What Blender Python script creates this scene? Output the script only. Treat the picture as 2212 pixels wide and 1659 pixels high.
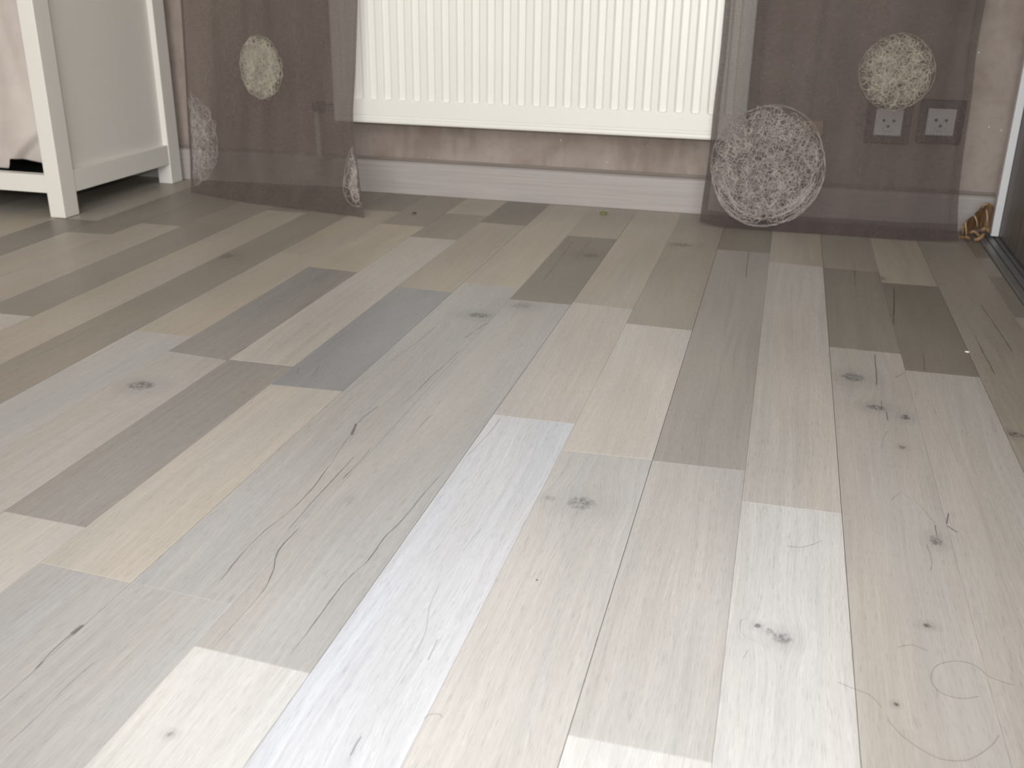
import bpy, bmesh, math, random
from mathutils import Vector, Matrix

for o in list(bpy.data.objects):
    bpy.data.objects.remove(o)
SC = bpy.context.scene
COL = SC.collection

# ------------------------------------------------------------------ camera
W_, H_ = 2212.0, 1659.0
FPX = 2176.75
YAW, PITCH, ROLL = -0.254301, 0.384198, 0.014022
CAM = Vector((-0.092794, 0.0, 0.473804))
_f = Vector((math.sin(YAW) * math.cos(PITCH), math.cos(YAW) * math.cos(PITCH), -math.sin(PITCH)))
_r = Vector((math.cos(YAW), -math.sin(YAW), 0))
_u = _r.cross(_f)
CR = _r * math.cos(ROLL) + _u * math.sin(ROLL)
CU = -_r * math.sin(ROLL) + _u * math.cos(ROLL)
CF = _f
cam_d = bpy.data.cameras.new('camera')
cam_d.sensor_width = 36.0
cam_d.lens = FPX / W_ * 36.0
cam_d.clip_start = 0.02
cam_d.dof.use_dof = True
cam_d.dof.focus_distance = 1.05
cam_d.dof.aperture_fstop = 11.0
cam = bpy.data.objects.new('camera', cam_d)
COL.objects.link(cam)
cam.matrix_world = Matrix(((CR.x, CU.x, -CF.x, CAM.x), (CR.y, CU.y, -CF.y, CAM.y), (CR.z, CU.z, -CF.z, CAM.z), (0, 0, 0, 1)))
SC.camera = cam

# ------------------------------------------------------------------ world, lights, exposure
SC.view_settings.view_transform = 'Standard'
SC.view_settings.look = 'None'
SC.view_settings.gamma = 1.0
SC.view_settings.use_curve_mapping = False
SC.view_settings.exposure = -0.08
wd = bpy.data.worlds.new('world')
wd.use_nodes = True
wd.node_tree.nodes['Background'].inputs[0].default_value = (1, 1, 1, 1)
wd.node_tree.nodes['Background'].inputs[1].default_value = 0.0
SC.world = wd


def light(name, kind, loc, power, color, target=None, **kw):
    d = bpy.data.lights.new(name, kind)
    d.energy = power
    d.color = color
    for k, v in kw.items():
        setattr(d, k, v)
    o = bpy.data.objects.new(name, d)
    COL.objects.link(o)
    o.location = loc
    if target is not None:
        o.rotation_euler = (Vector(target) - Vector(loc)).to_track_quat('-Z', 'Y').to_euler()
    return o


# the camera's own flash, just above the lens
light('camera_flash', 'SPOT', CAM + CU * 0.085 + CF * 0.01, 30.0, (0.97, 0.98, 1.0), CAM + CU * 0.085 + CF * 2.0,
      spot_size=math.radians(100), spot_blend=0.9, shadow_soft_size=0.02)
# added fill light behind the photographer, stands in for an unseen source
light('rear_fill', 'AREA', (-0.5, -2.1, 1.05), 71.0, (1.0, 0.98, 0.945), (-0.5, 0, 1.0), shape='RECTANGLE', size=1.9, size_y=1.7)
# added fill light at the right rear, lifts the cabinet's side face
light('side_fill', 'AREA', (0.78, -1.3, 1.75), 50.0, (1.0, 0.98, 0.945), (-0.9, 1.0, 0.7), shape='RECTANGLE', size=0.9, size_y=1.4)


# ------------------------------------------------------------------ projecting measured points onto real planes
def _ray(px, py):
    return CF * FPX + CR * (px - W_ / 2) - CU * (py - H_ / 2)


def onz(px, py, z=0.0):
    d = _ray(px, py)
    return CAM + d * ((z - CAM.z) / d.z)


def ony(px, py, y):
    d = _ray(px, py)
    return CAM + d * ((y - CAM.y) / d.y)


def onx(px, py, x):
    d = _ray(px, py)
    return CAM + d * ((x - CAM.x) / d.x)


# ------------------------------------------------------------------ helpers
def link(name, me, mat=None, parent=None):
    o = bpy.data.objects.new(name, me)
    COL.objects.link(o)
    if mat is not None:
        me.materials.append(mat)
    if parent is not None:
        o.parent = parent
        o.matrix_parent_inverse = parent.matrix_world.inverted() if parent.type != 'EMPTY' else Matrix.Translation(-parent.location)
    return o


def tag(o, label=None, cat=None, group=None, kind=None):
    for k, v in (('label', label), ('category', cat), ('group', group), ('kind', kind)):
        if v:
            o[k] = v
    return o


def thing(name, label, cat, loc, group=None):
    o = bpy.data.objects.new(name, None)
    COL.objects.link(o)
    o.location = loc
    o.empty_display_size = 0.05
    return tag(o, label, cat, group)


def bm_box(bm, x0, x1, y0, y1, z0, z1):
    vs = [bm.verts.new((x, y, z)) for z in (z0, z1) for y in (y0, y1) for x in (x0, x1)]
    for f in ((0, 2, 3, 1), (4, 5, 7, 6), (0, 1, 5, 4), (2, 6, 7, 3), (0, 4, 6, 2), (1, 3, 7, 5)):
        bm.faces.new([vs[i] for i in f])


def bm_done(bm, name, smooth=False):
    me = bpy.data.meshes.new(name)
    bmesh.ops.recalc_face_normals(bm, faces=bm.faces)
    bm.to_mesh(me)
    bm.free()
    if smooth:
        me.polygons.foreach_set('use_smooth', [True] * len(me.polygons))
    return me


def box(name, x0, x1, y0, y1, z0, z1, mat, parent=None, bevel=0.0, seg=2):
    bm = bmesh.new()
    bm_box(bm, x0, x1, y0, y1, z0, z1)
    if bevel:
        bmesh.ops.bevel(bm, geom=bm.edges[:], offset=bevel, segments=seg, profile=0.5, affect='EDGES')
    return link(name, bm_done(bm, name), mat, parent)


def tube_mesh(name, paths, rad, sides=4, closed=False):
    """paths: lists of Vectors; one mesh of thin tubes"""
    V, F = [], []
    for path in paths:
        n = len(path)
        if n < 2:
            continue
        base = len(V)
        for i, p in enumerate(path):
            t = (path[min(i + 1, n - 1)] - path[max(i - 1, 0)])
            if t.length < 1e-9:
                t = Vector((1, 0, 0))
            t.normalize()
            a = t.cross(Vector((0, 1, 0.03)))
            if a.length < 1e-4:
                a = t.cross(Vector((1, 0, 0)))
            a.normalize()
            b = t.cross(a)
            for k in range(sides):
                an = 2 * math.pi * k / sides
                V.append(p + a * (rad * math.cos(an)) + b * (rad * math.sin(an)))
        for i in range(n - 1):
            for k in range(sides):
                k2 = (k + 1) % sides
                F.append((base + i * sides + k, base + i * sides + k2, base + (i + 1) * sides + k2, base + (i + 1) * sides + k))
        F.append(tuple(base + k for k in range(sides))[::-1])
        F.append(tuple(base + (n - 1) * sides + k for k in range(sides)))
    me = bpy.data.meshes.new(name)
    me.from_pydata([tuple(v) for v in V], [], F)
    me.polygons.foreach_set('use_smooth', [True] * len(me.polygons))
    me.update()
    return me


# ------------------------------------------------------------------ material node helper
class N:
    def __init__(s, name):
        s.mat = bpy.data.materials.new(name)
        s.mat.use_nodes = True
        s.t = s.mat.node_tree
        s.t.nodes.clear()
        s.out = s.t.nodes.new('ShaderNodeOutputMaterial')

    def node(s, typ, **kw):
        n = s.t.nodes.new(typ)
        for k, v in kw.items():
            setattr(n, k, v)
        return n

    def put(s, sock, val):
        if hasattr(val, 'is_output') or isinstance(val, bpy.types.NodeSocket):
            s.t.links.new(val, sock)
        elif val is not None:
            if isinstance(val, (tuple, list)) and len(val) == 3 and sock.type == 'RGBA':
                val = tuple(val) + (1.0,)
            sock.default_value = val

    def m(s, op, a, b=None, c=None, clamp=False):
        n = s.node('ShaderNodeMath', operation=op, use_clamp=clamp)
        for i, v in enumerate((a, b, c)):
            s.put(n.inputs[i], v)
        return n.outputs[0]

    def v(s, op, a, b=None, scale=None):
        n = s.node('ShaderNodeVectorMath', operation=op)
        s.put(n.inputs[0], a)
        if b is not None:
            s.put(n.inputs[1], b)
        if scale is not None:
            s.put(n.inputs['Scale'], scale)
        return n.outputs['Value'] if op in ('DOT_PRODUCT', 'LENGTH', 'DISTANCE') else n.outputs[0]

    def noise(s, vec, scale=1.0, detail=2.0, rough=0.5, dist=0.0):
        n = s.node('ShaderNodeTexNoise')
        s.put(n.inputs['Vector'], vec)
        n.inputs['Scale'].default_value = scale
        n.inputs['Detail'].default_value = detail
        n.inputs['Roughness'].default_value = rough
        n.inputs['Distortion'].default_value = dist
        return n.outputs[0]

    def rng(s, val, a, b, c=0.0, d=1.0, smooth=True):
        n = s.node('ShaderNodeMapRange')
        n.interpolation_type = 'SMOOTHSTEP' if smooth else 'LINEAR'
        s.put(n.inputs[0], val)
        for i, x in enumerate((a, b, c, d)):
            s.put(n.inputs[i + 1], x)
        return n.outputs[0]

    def mix(s, fac, a, b, mode='MIX'):
        n = s.node('ShaderNodeMix', data_type='RGBA', blend_type=mode)
        s.put(n.inputs[0], fac)
        s.put(n.inputs[6], a)
        s.put(n.inputs[7], b)
        return n.outputs[2]

    def bump(s, height, strength=0.2, dist=0.001):
        n = s.node('ShaderNodeBump')
        n.inputs['Strength'].default_value = strength
        n.inputs['Distance'].default_value = dist
        s.put(n.inputs['Height'], height)
        return n.outputs[0]

    def obj(s):
        return s.node('ShaderNodeTexCoord').outputs['Object']

    def principled(s, color, rough=0.5, metal=0.0, spec=0.5, normal=None):
        p = s.node('ShaderNodeBsdfPrincipled')
        s.put(p.inputs['Base Color'], color)
        s.put(p.inputs['Roughness'], rough)
        p.inputs['Metallic'].default_value = metal
        p.inputs['Specular IOR Level'].default_value = spec
        if normal is not None:
            s.put(p.inputs['Normal'], normal)
        s.t.links.new(p.outputs[0], s.out.inputs[0])
        return p


def simple(name, color, rough=0.5, metal=0.0, spec=0.5, var=0.06, scale=12.0, bump=0.0, bscale=300.0):
    n = N(name)
    o = n.obj()
    f = n.noise(o, scale, 3.0)
    c = n.mix(n.rng(f, 0.3, 0.7), tuple(x * (1 - var) for x in color), tuple(min(1, x * (1 + var)) for x in color))
    nm = n.bump(n.noise(o, bscale, 2.0), bump) if bump else None
    n.principled(c, rough, metal, spec, nm)
    return n.mat


# ------------------------------------------------------------------ materials
WHITE_LACQ = simple('white_lacquer', (0.80, 0.785, 0.745), 0.38, spec=0.4, var=0.012, scale=5)
RAD_MAT = simple('radiator_enamel', (0.83, 0.825, 0.785), 0.32, spec=0.45, var=0.012, scale=4)
STEEL = simple('track_aluminium', (0.24, 0.245, 0.25), 0.42, metal=0.35, var=0.08, scale=30)
PROFILE = simple('profile_white', (0.74, 0.75, 0.78), 0.4, var=0.015)
SOCK_W = simple('socket_white', (0.86, 0.88, 0.90), 0.4, var=0.01)
SOCK_D = simple('socket_dark', (0.06, 0.055, 0.055), 0.5, var=0.02)
PLASTIC_BEIGE = simple('beige_plastic', (0.50, 0.43, 0.29), 0.5, var=0.03)
DARK = simple('shade_black', (0.02, 0.02, 0.022), 0.8)
CEIL = simple('ceiling_paint', (0.78, 0.77, 0.74), 0.9, var=0.02)
PLAINWALL = simple('plain_wall_paint', (0.48, 0.44, 0.41), 0.9, var=0.04, scale=3)
LEAF = simple('leaf_green', (0.19, 0.215, 0.06), 0.6, var=0.2, scale=200)
CRUMB = simple('crumb_brown', (0.12, 0.08, 0.04), 0.8, var=0.2, scale=300)
CHIP = simple('white_chip', (0.85, 0.85, 0.84), 0.5)
HAIR = simple('hair_brown', (0.16, 0.11, 0.09), 0.5)
VALVE_MAT = simple('valve_dark', (0.07, 0.065, 0.065), 0.45, var=0.05)


def wall_material():
    n = N('taupe_wallpaper')
    o = n.obj()
    big = n.noise(o, 5.0, 4.0, 0.6, 0.4)
    ver = n.noise(n.v('MULTIPLY', o, (26, 26, 6)), 1.0, 4.0, 0.6)
    fine = n.noise(o, 60.0, 3.0, 0.6)
    c = n.mix(n.rng(big, 0.3, 0.7), (0.262, 0.212, 0.182), (0.395, 0.338, 0.304))
    c = n.mix(n.m('MULTIPLY', n.rng(ver, 0.40, 0.72), 0.55), c, (0.41, 0.357, 0.327))
    c = n.mix(n.m('MULTIPLY', n.rng(fine, 0.45, 0.75), 0.25), c, (0.22, 0.178, 0.152))
    vo = n.node('ShaderNodeTexVoronoi')
    n.put(vo.inputs['Vector'], o)
    vo.inputs['Scale'].default_value = 46.0
    sp = n.m('LESS_THAN', vo.outputs['Distance'], 0.055)
    pick = n.m('GREATER_THAN', n.node('ShaderNodeSeparateColor').outputs[0], 0.0)
    sc = n.node('ShaderNodeSeparateColor')
    n.t.links.new(vo.outputs['Color'], sc.inputs[0])
    pick = n.m('GREATER_THAN', sc.outputs[0], 0.66)
    g = n.m('MULTIPLY', sp, pick)
    c = n.mix(g, c, (0.92, 0.92, 0.92))
    n.principled(c, n.rng(g, 0, 1, 0.75, 0.15), 0.0, 0.3, n.bump(fine, 0.25, 0.002))
    return n.mat


WALL = wall_material()


def baseboard_material():
    n = N('grey_oak_baseboard')
    o = n.obj()
    s1 = n.noise(n.v('MULTIPLY', o, (4, 4, 170)), 1.0, 4.0, 0.6)
    s2 = n.noise(n.v('MULTIPLY', o, (30, 30, 900)), 1.0, 2.0, 0.6)
    c = n.mix(n.rng(s1, 0.3, 0.7), (0.390, 0.360, 0.347), (0.445, 0.415, 0.402))
    c = n.mix(n.m('MULTIPLY', n.rng(s2, 0.5, 0.75), 0.22), c, (0.28, 0.245, 0.235))
    n.principled(c, 0.5, 0, 0.35, n.bump(s2, 0.15, 0.001))
    return n.mat


BASEB = baseboard_material()


def door_material():
    n = N('dark_taupe_door')
    o = n.obj()
    s1 = n.noise(n.v('MULTIPLY', o, (60, 60, 2.2)), 1.0, 4.0, 0.6)
    c = n.mix(n.rng(s1, 0.3, 0.7), (0.125, 0.108, 0.102), (0.185, 0.165, 0.155))
    n.principled(c, 0.45, 0, 0.4)
    return n.mat


DOOR = door_material()


def sheer_material(name, col, alpha, bands=0.12):
    n = N(name)
    o = n.obj()
    weave_h = n.noise(n.v('MULTIPLY', o, (120, 120, 900)), 1.0, 2.0)
    weave_v = n.noise(n.v('MULTIPLY', o, (900, 900, 90)), 1.0, 2.0)
    w = n.m('ADD', weave_h, weave_v)
    c = n.mix(n.rng(w, 0.75, 1.25), tuple(x * 0.85 for x in col), tuple(x * 1.15 for x in col))
    bnd = n.noise(n.v('MULTIPLY', o, (22, 22, 1.2)), 1.0, 3.0)  # vertical bands: shading of the folds put into the cloth colour
    bc = n.node('ShaderNodeCombineColor')
    for i in range(3):
        n.put(bc.inputs[i], n.rng(bnd, 0.3, 0.7, 1 - bands, 1 + bands, False))
    c = n.mix(1.0, c, bc.outputs[0], 'MULTIPLY')
    dif = n.node('ShaderNodeBsdfDiffuse')
    n.put(dif.inputs[0], c)
    tl = n.node('ShaderNodeBsdfTranslucent')
    n.put(tl.inputs[0], c)
    m1 = n.node('ShaderNodeMixShader')
    m1.inputs[0].default_value = 0.25
    n.t.links.new(dif.outputs[0], m1.inputs[1])
    n.t.links.new(tl.outputs[0], m1.inputs[2])
    tr = n.node('ShaderNodeBsdfTransparent')
    m2 = n.node('ShaderNodeMixShader')
    n.put(m2.inputs[0], n.rng(w, 0.7, 1.3, alpha - 0.07, alpha + 0.07))
    n.t.links.new(tr.outputs[0], m2.inputs[1])
    n.t.links.new(m1.outputs[0], m2.inputs[2])
    n.t.links.new(m2.outputs[0], n.out.inputs[0])
    return n.mat


SHEER = sheer_material('taupe_sheer', (0.160, 0.130, 0.122), 0.62)
SHEER_L = sheer_material('taupe_sheer_dense', (0.178, 0.146, 0.133), 0.71)
HEM = sheer_material('taupe_hem', (0.125, 0.100, 0.099), 0.45)
HEM_L = sheer_material('taupe_hem_dense', (0.14, 0.115, 0.105), 0.14)
THREAD_CREAM = simple('thread_cream', (0.43, 0.395, 0.325), 0.7, var=0.15, scale=60)
THREAD_PINK = simple('thread_greyed', (0.47, 0.42, 0.40), 0.7, var=0.15, scale=60)


def fabric_material():
    n = N('beige_canvas')
    o = n.obj()
    a = n.noise(n.v('MULTIPLY', o, (800, 800, 80)), 1.0, 2.0)
    b = n.noise(o, 9.0, 3.0)
    c = n.mix(n.rng(b, 0.3, 0.7), (0.52, 0.465, 0.435), (0.62, 0.57, 0.535))
    c = n.mix(n.m('MULTIPLY', n.rng(a, 0.5, 0.75), 0.2), c, (0.42, 0.36, 0.33))
    n.principled(c, 0.85, 0, 0.2, n.bump(a, 0.15, 0.001))
    return n.mat


FABRIC = fabric_material()


def leather_material():
    n = N('brown_strip')
    o = n.obj()
    a = n.noise(n.v('MULTIPLY', o, (160, 160, 40)), 1.0, 3.0)
    c = n.mix(n.rng(a, 0.3, 0.72), (0.14, 0.080, 0.040), (0.37, 0.235, 0.13))
    n.principled(c, 0.5, 0, 0.4, n.bump(a, 0.3, 0.002))
    return n.mat


BROWN = leather_material()


# ------------------------------------------------------------------ wood plank material
def plank_material(name, cracks=(), knots=()):
    """cracks: (list of floor points, half width in m, strength); knots: (centre, rx, ry, strength)"""
    n = N(name)
    pos = n.obj()
    oi = n.node('ShaderNodeObjectInfo')
    rnd = oi.outputs['Random']
    base = oi.outputs['Color']
    sx = n.node('ShaderNodeSeparateXYZ')
    n.put(sx.inputs[0], pos)
    x, y = sx.outputs[0], sx.outputs[1]
    cx = n.node('ShaderNodeCombineXYZ')
    xx = x
    for (c, rx, ry, st) in knots:       # the grain bends round every knot
        d = n.v('LENGTH', n.v('MULTIPLY', n.v('SUBTRACT', pos, (c[0], c[1], 0)), (0.55 / rx, 0.38 / ry, 0)))
        g = n.m('EXPONENT', n.m('MULTIPLY', n.m('MULTIPLY', d, d), -1.0))
        xx = n.m('SUBTRACT', xx, n.m('MULTIPLY', n.m('MULTIPLY', n.m('SUBTRACT', x, c[0]), g), 0.6))
    n.put(cx.inputs[0], xx)
    n.put(cx.inputs[1], y)
    off = n.node('ShaderNodeCombineXYZ')
    n.put(off.inputs[0], n.m('MULTIPLY', rnd, 37.0))
    n.put(off.inputs[1], n.m('MULTIPLY', rnd, 91.0))
    n.put(off.inputs[2], n.m('MULTIPLY', rnd, 13.0))
    p = n.v('ADD', cx.outputs[0], off.outputs[0])
    drift = n.noise(n.v('MULTIPLY', p, (6, 1.6, 1)), 1.0, 2.0)
    dv = n.node('ShaderNodeCombineXYZ')
    n.put(dv.inputs[0], n.m('MULTIPLY', n.m('SUBTRACT', drift, 0.5), 0.05))
    p = n.v('ADD', p, dv.outputs[0])
    streak = n.noise(n.v('MULTIPLY', p, (150, 3.6, 1)), 1.0, 5.0, 0.6)
    patch = n.noise(n.v('MULTIPLY', p, (9, 2.4, 1)), 1.0, 3.0, 0.55)
    tone = n.noise(n.v('MULTIPLY', n.v('ADD', p, (7.3, 3.1, 2.0)), (14, 2.0, 1)), 1.0, 2.0)
    pores = n.noise(n.v('MULTIPLY', p, (1250, 58, 1)), 1.0, 2.0, 0.6)
    fleck = n.noise(n.v('MULTIPLY', p, (1000, 75, 1)), 1.0, 2.0, 0.5)
    k = n.m('ADD', n.rng(streak, 0.25, 0.75, 0.91, 1.08, False), n.rng(patch, 0.25, 0.75, -0.09, 0.09, False))
    lines = n.noise(n.v('MULTIPLY', p, (620, 9, 1)), 1.0, 3.0, 0.6)
    k = n.m('MULTIPLY', k, n.rng(lines, 0.3, 0.7, 0.945, 1.045, False))
    k = n.m('MULTIPLY', k, n.rng(pores, 0.52, 0.74, 1.0, 0.80))
    k = n.m('MULTIPLY', k, n.rng(fleck, 0.54, 0.74, 1.0, 1.08))
    kc = n.node('ShaderNodeCombineColor')
    for i in range(3):
        n.put(kc.inputs[i], k)
    col = n.mix(1.0, base, kc.outputs[0], 'MULTIPLY')
    col = n.mix(n.rng(tone, 0.36, 0.66), n.mix(1.0, col, (0.988, 0.997, 1.012), 'MULTIPLY'), n.mix(1.0, col, (1.012, 1.0, 0.978), 'MULTIPLY'))
    height = pores
    if cracks or knots:
        w1 = n.noise(n.v('MULTIPLY', pos, (90, 22, 1)), 1.0, 4.0, 0.65)
        w2 = n.noise(n.v('MULTIPLY', n.v('ADD', pos, (3, 5, 0)), (90, 90, 1)), 1.0, 3.0, 0.6)
        wv = n.node('ShaderNodeCombineXYZ')
        n.put(wv.inputs[0], n.m('MULTIPLY', n.m('SUBTRACT', w1, 0.5), 0.0028))
        n.put(wv.inputs[1], n.m('MULTIPLY', n.m('SUBTRACT', w2, 0.5), 0.0045))
        flat = n.v('MULTIPLY', pos, (1, 1, 0))
        q = n.v('ADD', flat, wv.outputs[0])
        mask = None
        thin = n.rng(n.noise(n.v('MULTIPLY', pos, (40, 14, 1)), 1.0, 2.0), 0.32, 0.6, 0.35, 1.0)
        for pts, hw, st in cracks:
            ys = [p_[1] for p_ in pts]
            mono = all(a_ > b_ for a_, b_ in zip(ys[:-1], ys[1:]))
            if mono and len(pts) > 2:
                y0, y1 = min(ys), max(ys)
                x0, x1 = min(p_[0] for p_ in pts) - 0.001, max(p_[0] for p_ in pts) + 0.001
                qs = n.node('ShaderNodeSeparateXYZ')
                n.put(qs.inputs[0], q)
                yn = n.rng(qs.outputs[1], y0, y1, 0.0, 1.0, False)
                fc = n.node('ShaderNodeFloatCurve')
                cu = fc.mapping.curves[0]
                cps = sorted(((p_[1] - y0) / (y1 - y0), (p_[0] - x0) / (x1 - x0)) for p_ in pts)
                while len(cu.points) < len(cps):
                    cu.points.new(0.5, 0.5)
                for cp, c_ in zip(cu.points, cps):
                    cp.location = c_
                    cp.handle_type = 'AUTO_CLAMPED'
                fc.mapping.update()
                n.put(fc.inputs[1], yn)
                best = n.m('ABSOLUTE', n.m('SUBTRACT', qs.outputs[0], n.m('MULTIPLY_ADD', fc.outputs[0], x1 - x0, x0)))
                fade = n.m('MULTIPLY', n.rng(yn, 0.0, 0.10), n.rng(yn, 1.0, 0.90))
                mk = n.m('MULTIPLY', n.rng(n.m('DIVIDE', best, thin), hw * 0.15, hw * 0.85, st * 0.92, 0.0), fade)
                mask = mk if mask is None else n.m('MAXIMUM', mask, mk)
                continue
            best = None
            for a, b in zip(pts[:-1], pts[1:]):
                ab = (b[0] - a[0], b[1] - a[1], 0)
                L2 = ab[0] ** 2 + ab[1] ** 2 + 1e-12
                ap = n.v('SUBTRACT', q, (a[0], a[1], 0))
                h = n.m('MULTIPLY', n.v('DOT_PRODUCT', ap, ab), 1.0 / L2, clamp=True)
                d = n.v('LENGTH', n.v('SUBTRACT', ap, n.v('SCALE', ab, scale=h)))
                best = d if best is None else n.m('MINIMUM', best, d)
            mk = n.rng(n.m('DIVIDE', best, thin), hw * 0.25, hw, st, 0.0)
            mask = mk if mask is None else n.m('MAXIMUM', mask, mk)
        speck = n.noise(n.v('MULTIPLY', pos, (260, 150, 1)), 1.0, 4.0, 0.65)
        for (c, rx, ry, st) in knots:
            d = n.v('LENGTH', n.v('MULTIPLY', n.v('SUBTRACT', q, (c[0], c[1], 0)), (1.0 / rx, 1.0 / ry, 0)))
            core = n.m('MULTIPLY', n.rng(d, 0.35, 1.1, 1.0, 0.0), n.rng(speck, 0.36, 0.60, 0.25, 1.0))
            core = n.m('MULTIPLY', core, st)
            halo = n.rng(d, 0.8, 2.6, 0.16 * st, 0.0)
            mk = n.m('MAXIMUM', core, halo)
            mask = mk if mask is None else n.m('MAXIMUM', mask, mk)
        col = n.mix(mask, col, n.mix(1.0, base, (0.27, 0.28, 0.31), 'MULTIPLY'))
        height = n.m('SUBTRACT', pores, mask)
    n.principled(col, n.rng(streak, 0.3, 0.7, 0.35, 0.44, False), 0.0, 0.27, n.bump(height, 0.10, 0.0006))
    return n.mat


PLANK = plank_material('limed_oak')

# ------------------------------------------------------------------ room shell
floor = box('floor', -2.6, 0.42, -2.3, 2.30, -0.06, -0.0085, simple('floor_underlay', (0.10, 0.09, 0.085), 0.9))
tag(floor, kind='structure')
WALL_Y = 2.217
tag(box('wall_back', -2.6, 0.95, WALL_Y, WALL_Y + 0.12, -0.06, 2.45, WALL), kind='structure')
tag(box('wall_left', -2.6, -2.5, -2.3, WALL_Y, -0.06, 2.45, PLAINWALL), kind='structure')
tag(box('wall_right', 0.85, 0.95, -2.3, WALL_Y, -0.06, 2.45, PLAINWALL), kind='structure')
tag(box('wall_front', -2.6, 0.95, -2.4, -2.3, -0.06, 2.45, PLAINWALL), kind='structure')
tag(box('ceiling', -2.6, 0.95, -2.4, WALL_Y + 0.12, 2.45, 2.52, CEIL), kind='structure')

# baseboard with a rounded top edge
bm = bmesh.new()
prof = [(WALL_Y, 0.0), (WALL_Y - 0.014, 0.0), (WALL_Y - 0.014, 0.066), (WALL_Y - 0.0125, 0.0705), (WALL_Y - 0.009, 0.0735), (WALL_Y - 0.004, 0.075), (WALL_Y, 0.075)]
rings = []
for xx in (-2.5, 0.335):
    rings.append([bm.verts.new((xx, a, b + 0.0005)) for a, b in prof])
for i in range(len(prof)):
    j = (i + 1) % len(prof)
    bm.faces.new((rings[0][i], rings[0][j], rings[1][j], rings[1][i]))
bm.faces.new(rings[0])
bm.faces.new(rings[1][::-1])
tag(link('baseboard_back', bm_done(bm, 'baseboard_back'), BASEB), kind='structure')
# thin darker strip over the baseboard
tag(box('trim_1', -2.5, 0.335, WALL_Y - 0.0035, WALL_Y - 0.0002, 0.0757, 0.0815, simple('baseboard_strip', (0.23, 0.195, 0.17), 0.7), bevel=0.001), kind='structure')

# ------------------------------------------------------------------ floor planks
SEAM = {3: (.2873, -.004), 2: (.192, -.003), 1: (.0956, .0005), 0: (.0002, .001), -1: (-.0937, .0007), -2: (-.1895, 0), -3: (-.2872, 0), -4: (-.3845, 0),
        -5: (-.4820, -.0008), -6: (-.5775, -.0026), -7: (-.6690, -.006), -8: (-.7585, -.0095), -9: (-.8480, -.0127), -10: (-.9345, -.016), -11: (-1.0205, -.0198), -12: (-1.1060, -.0236)}
for k in range(-13, -25, -1):
    a, b = SEAM[k + 1]
    SEAM[k] = (a - 0.0885, b - 0.0030)
SEAM[4] = (0.3055, 0.0)


def seam_x(k, y):
    a, b = SEAM[k]
    return a + b * y


WH = (.605, .595, .580)
BW = (.580, .597, .635)
LB = (.500, .472, .440)
SA = (.500, .465, .418)
LG = (.450, .440, .428)
MG = (.375, .355, .333)
BG = (.330, .332, .340)
DG = (.290, .278, .264)
DK = (.245, .232, .216)


def warm_dim(c, k=1.0):  # warmer, darker tint: dim light at the floor's far end put into plank colour
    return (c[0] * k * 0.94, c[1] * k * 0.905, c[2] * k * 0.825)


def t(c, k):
    return tuple(min(0.9, v * k) for v in c)


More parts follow.
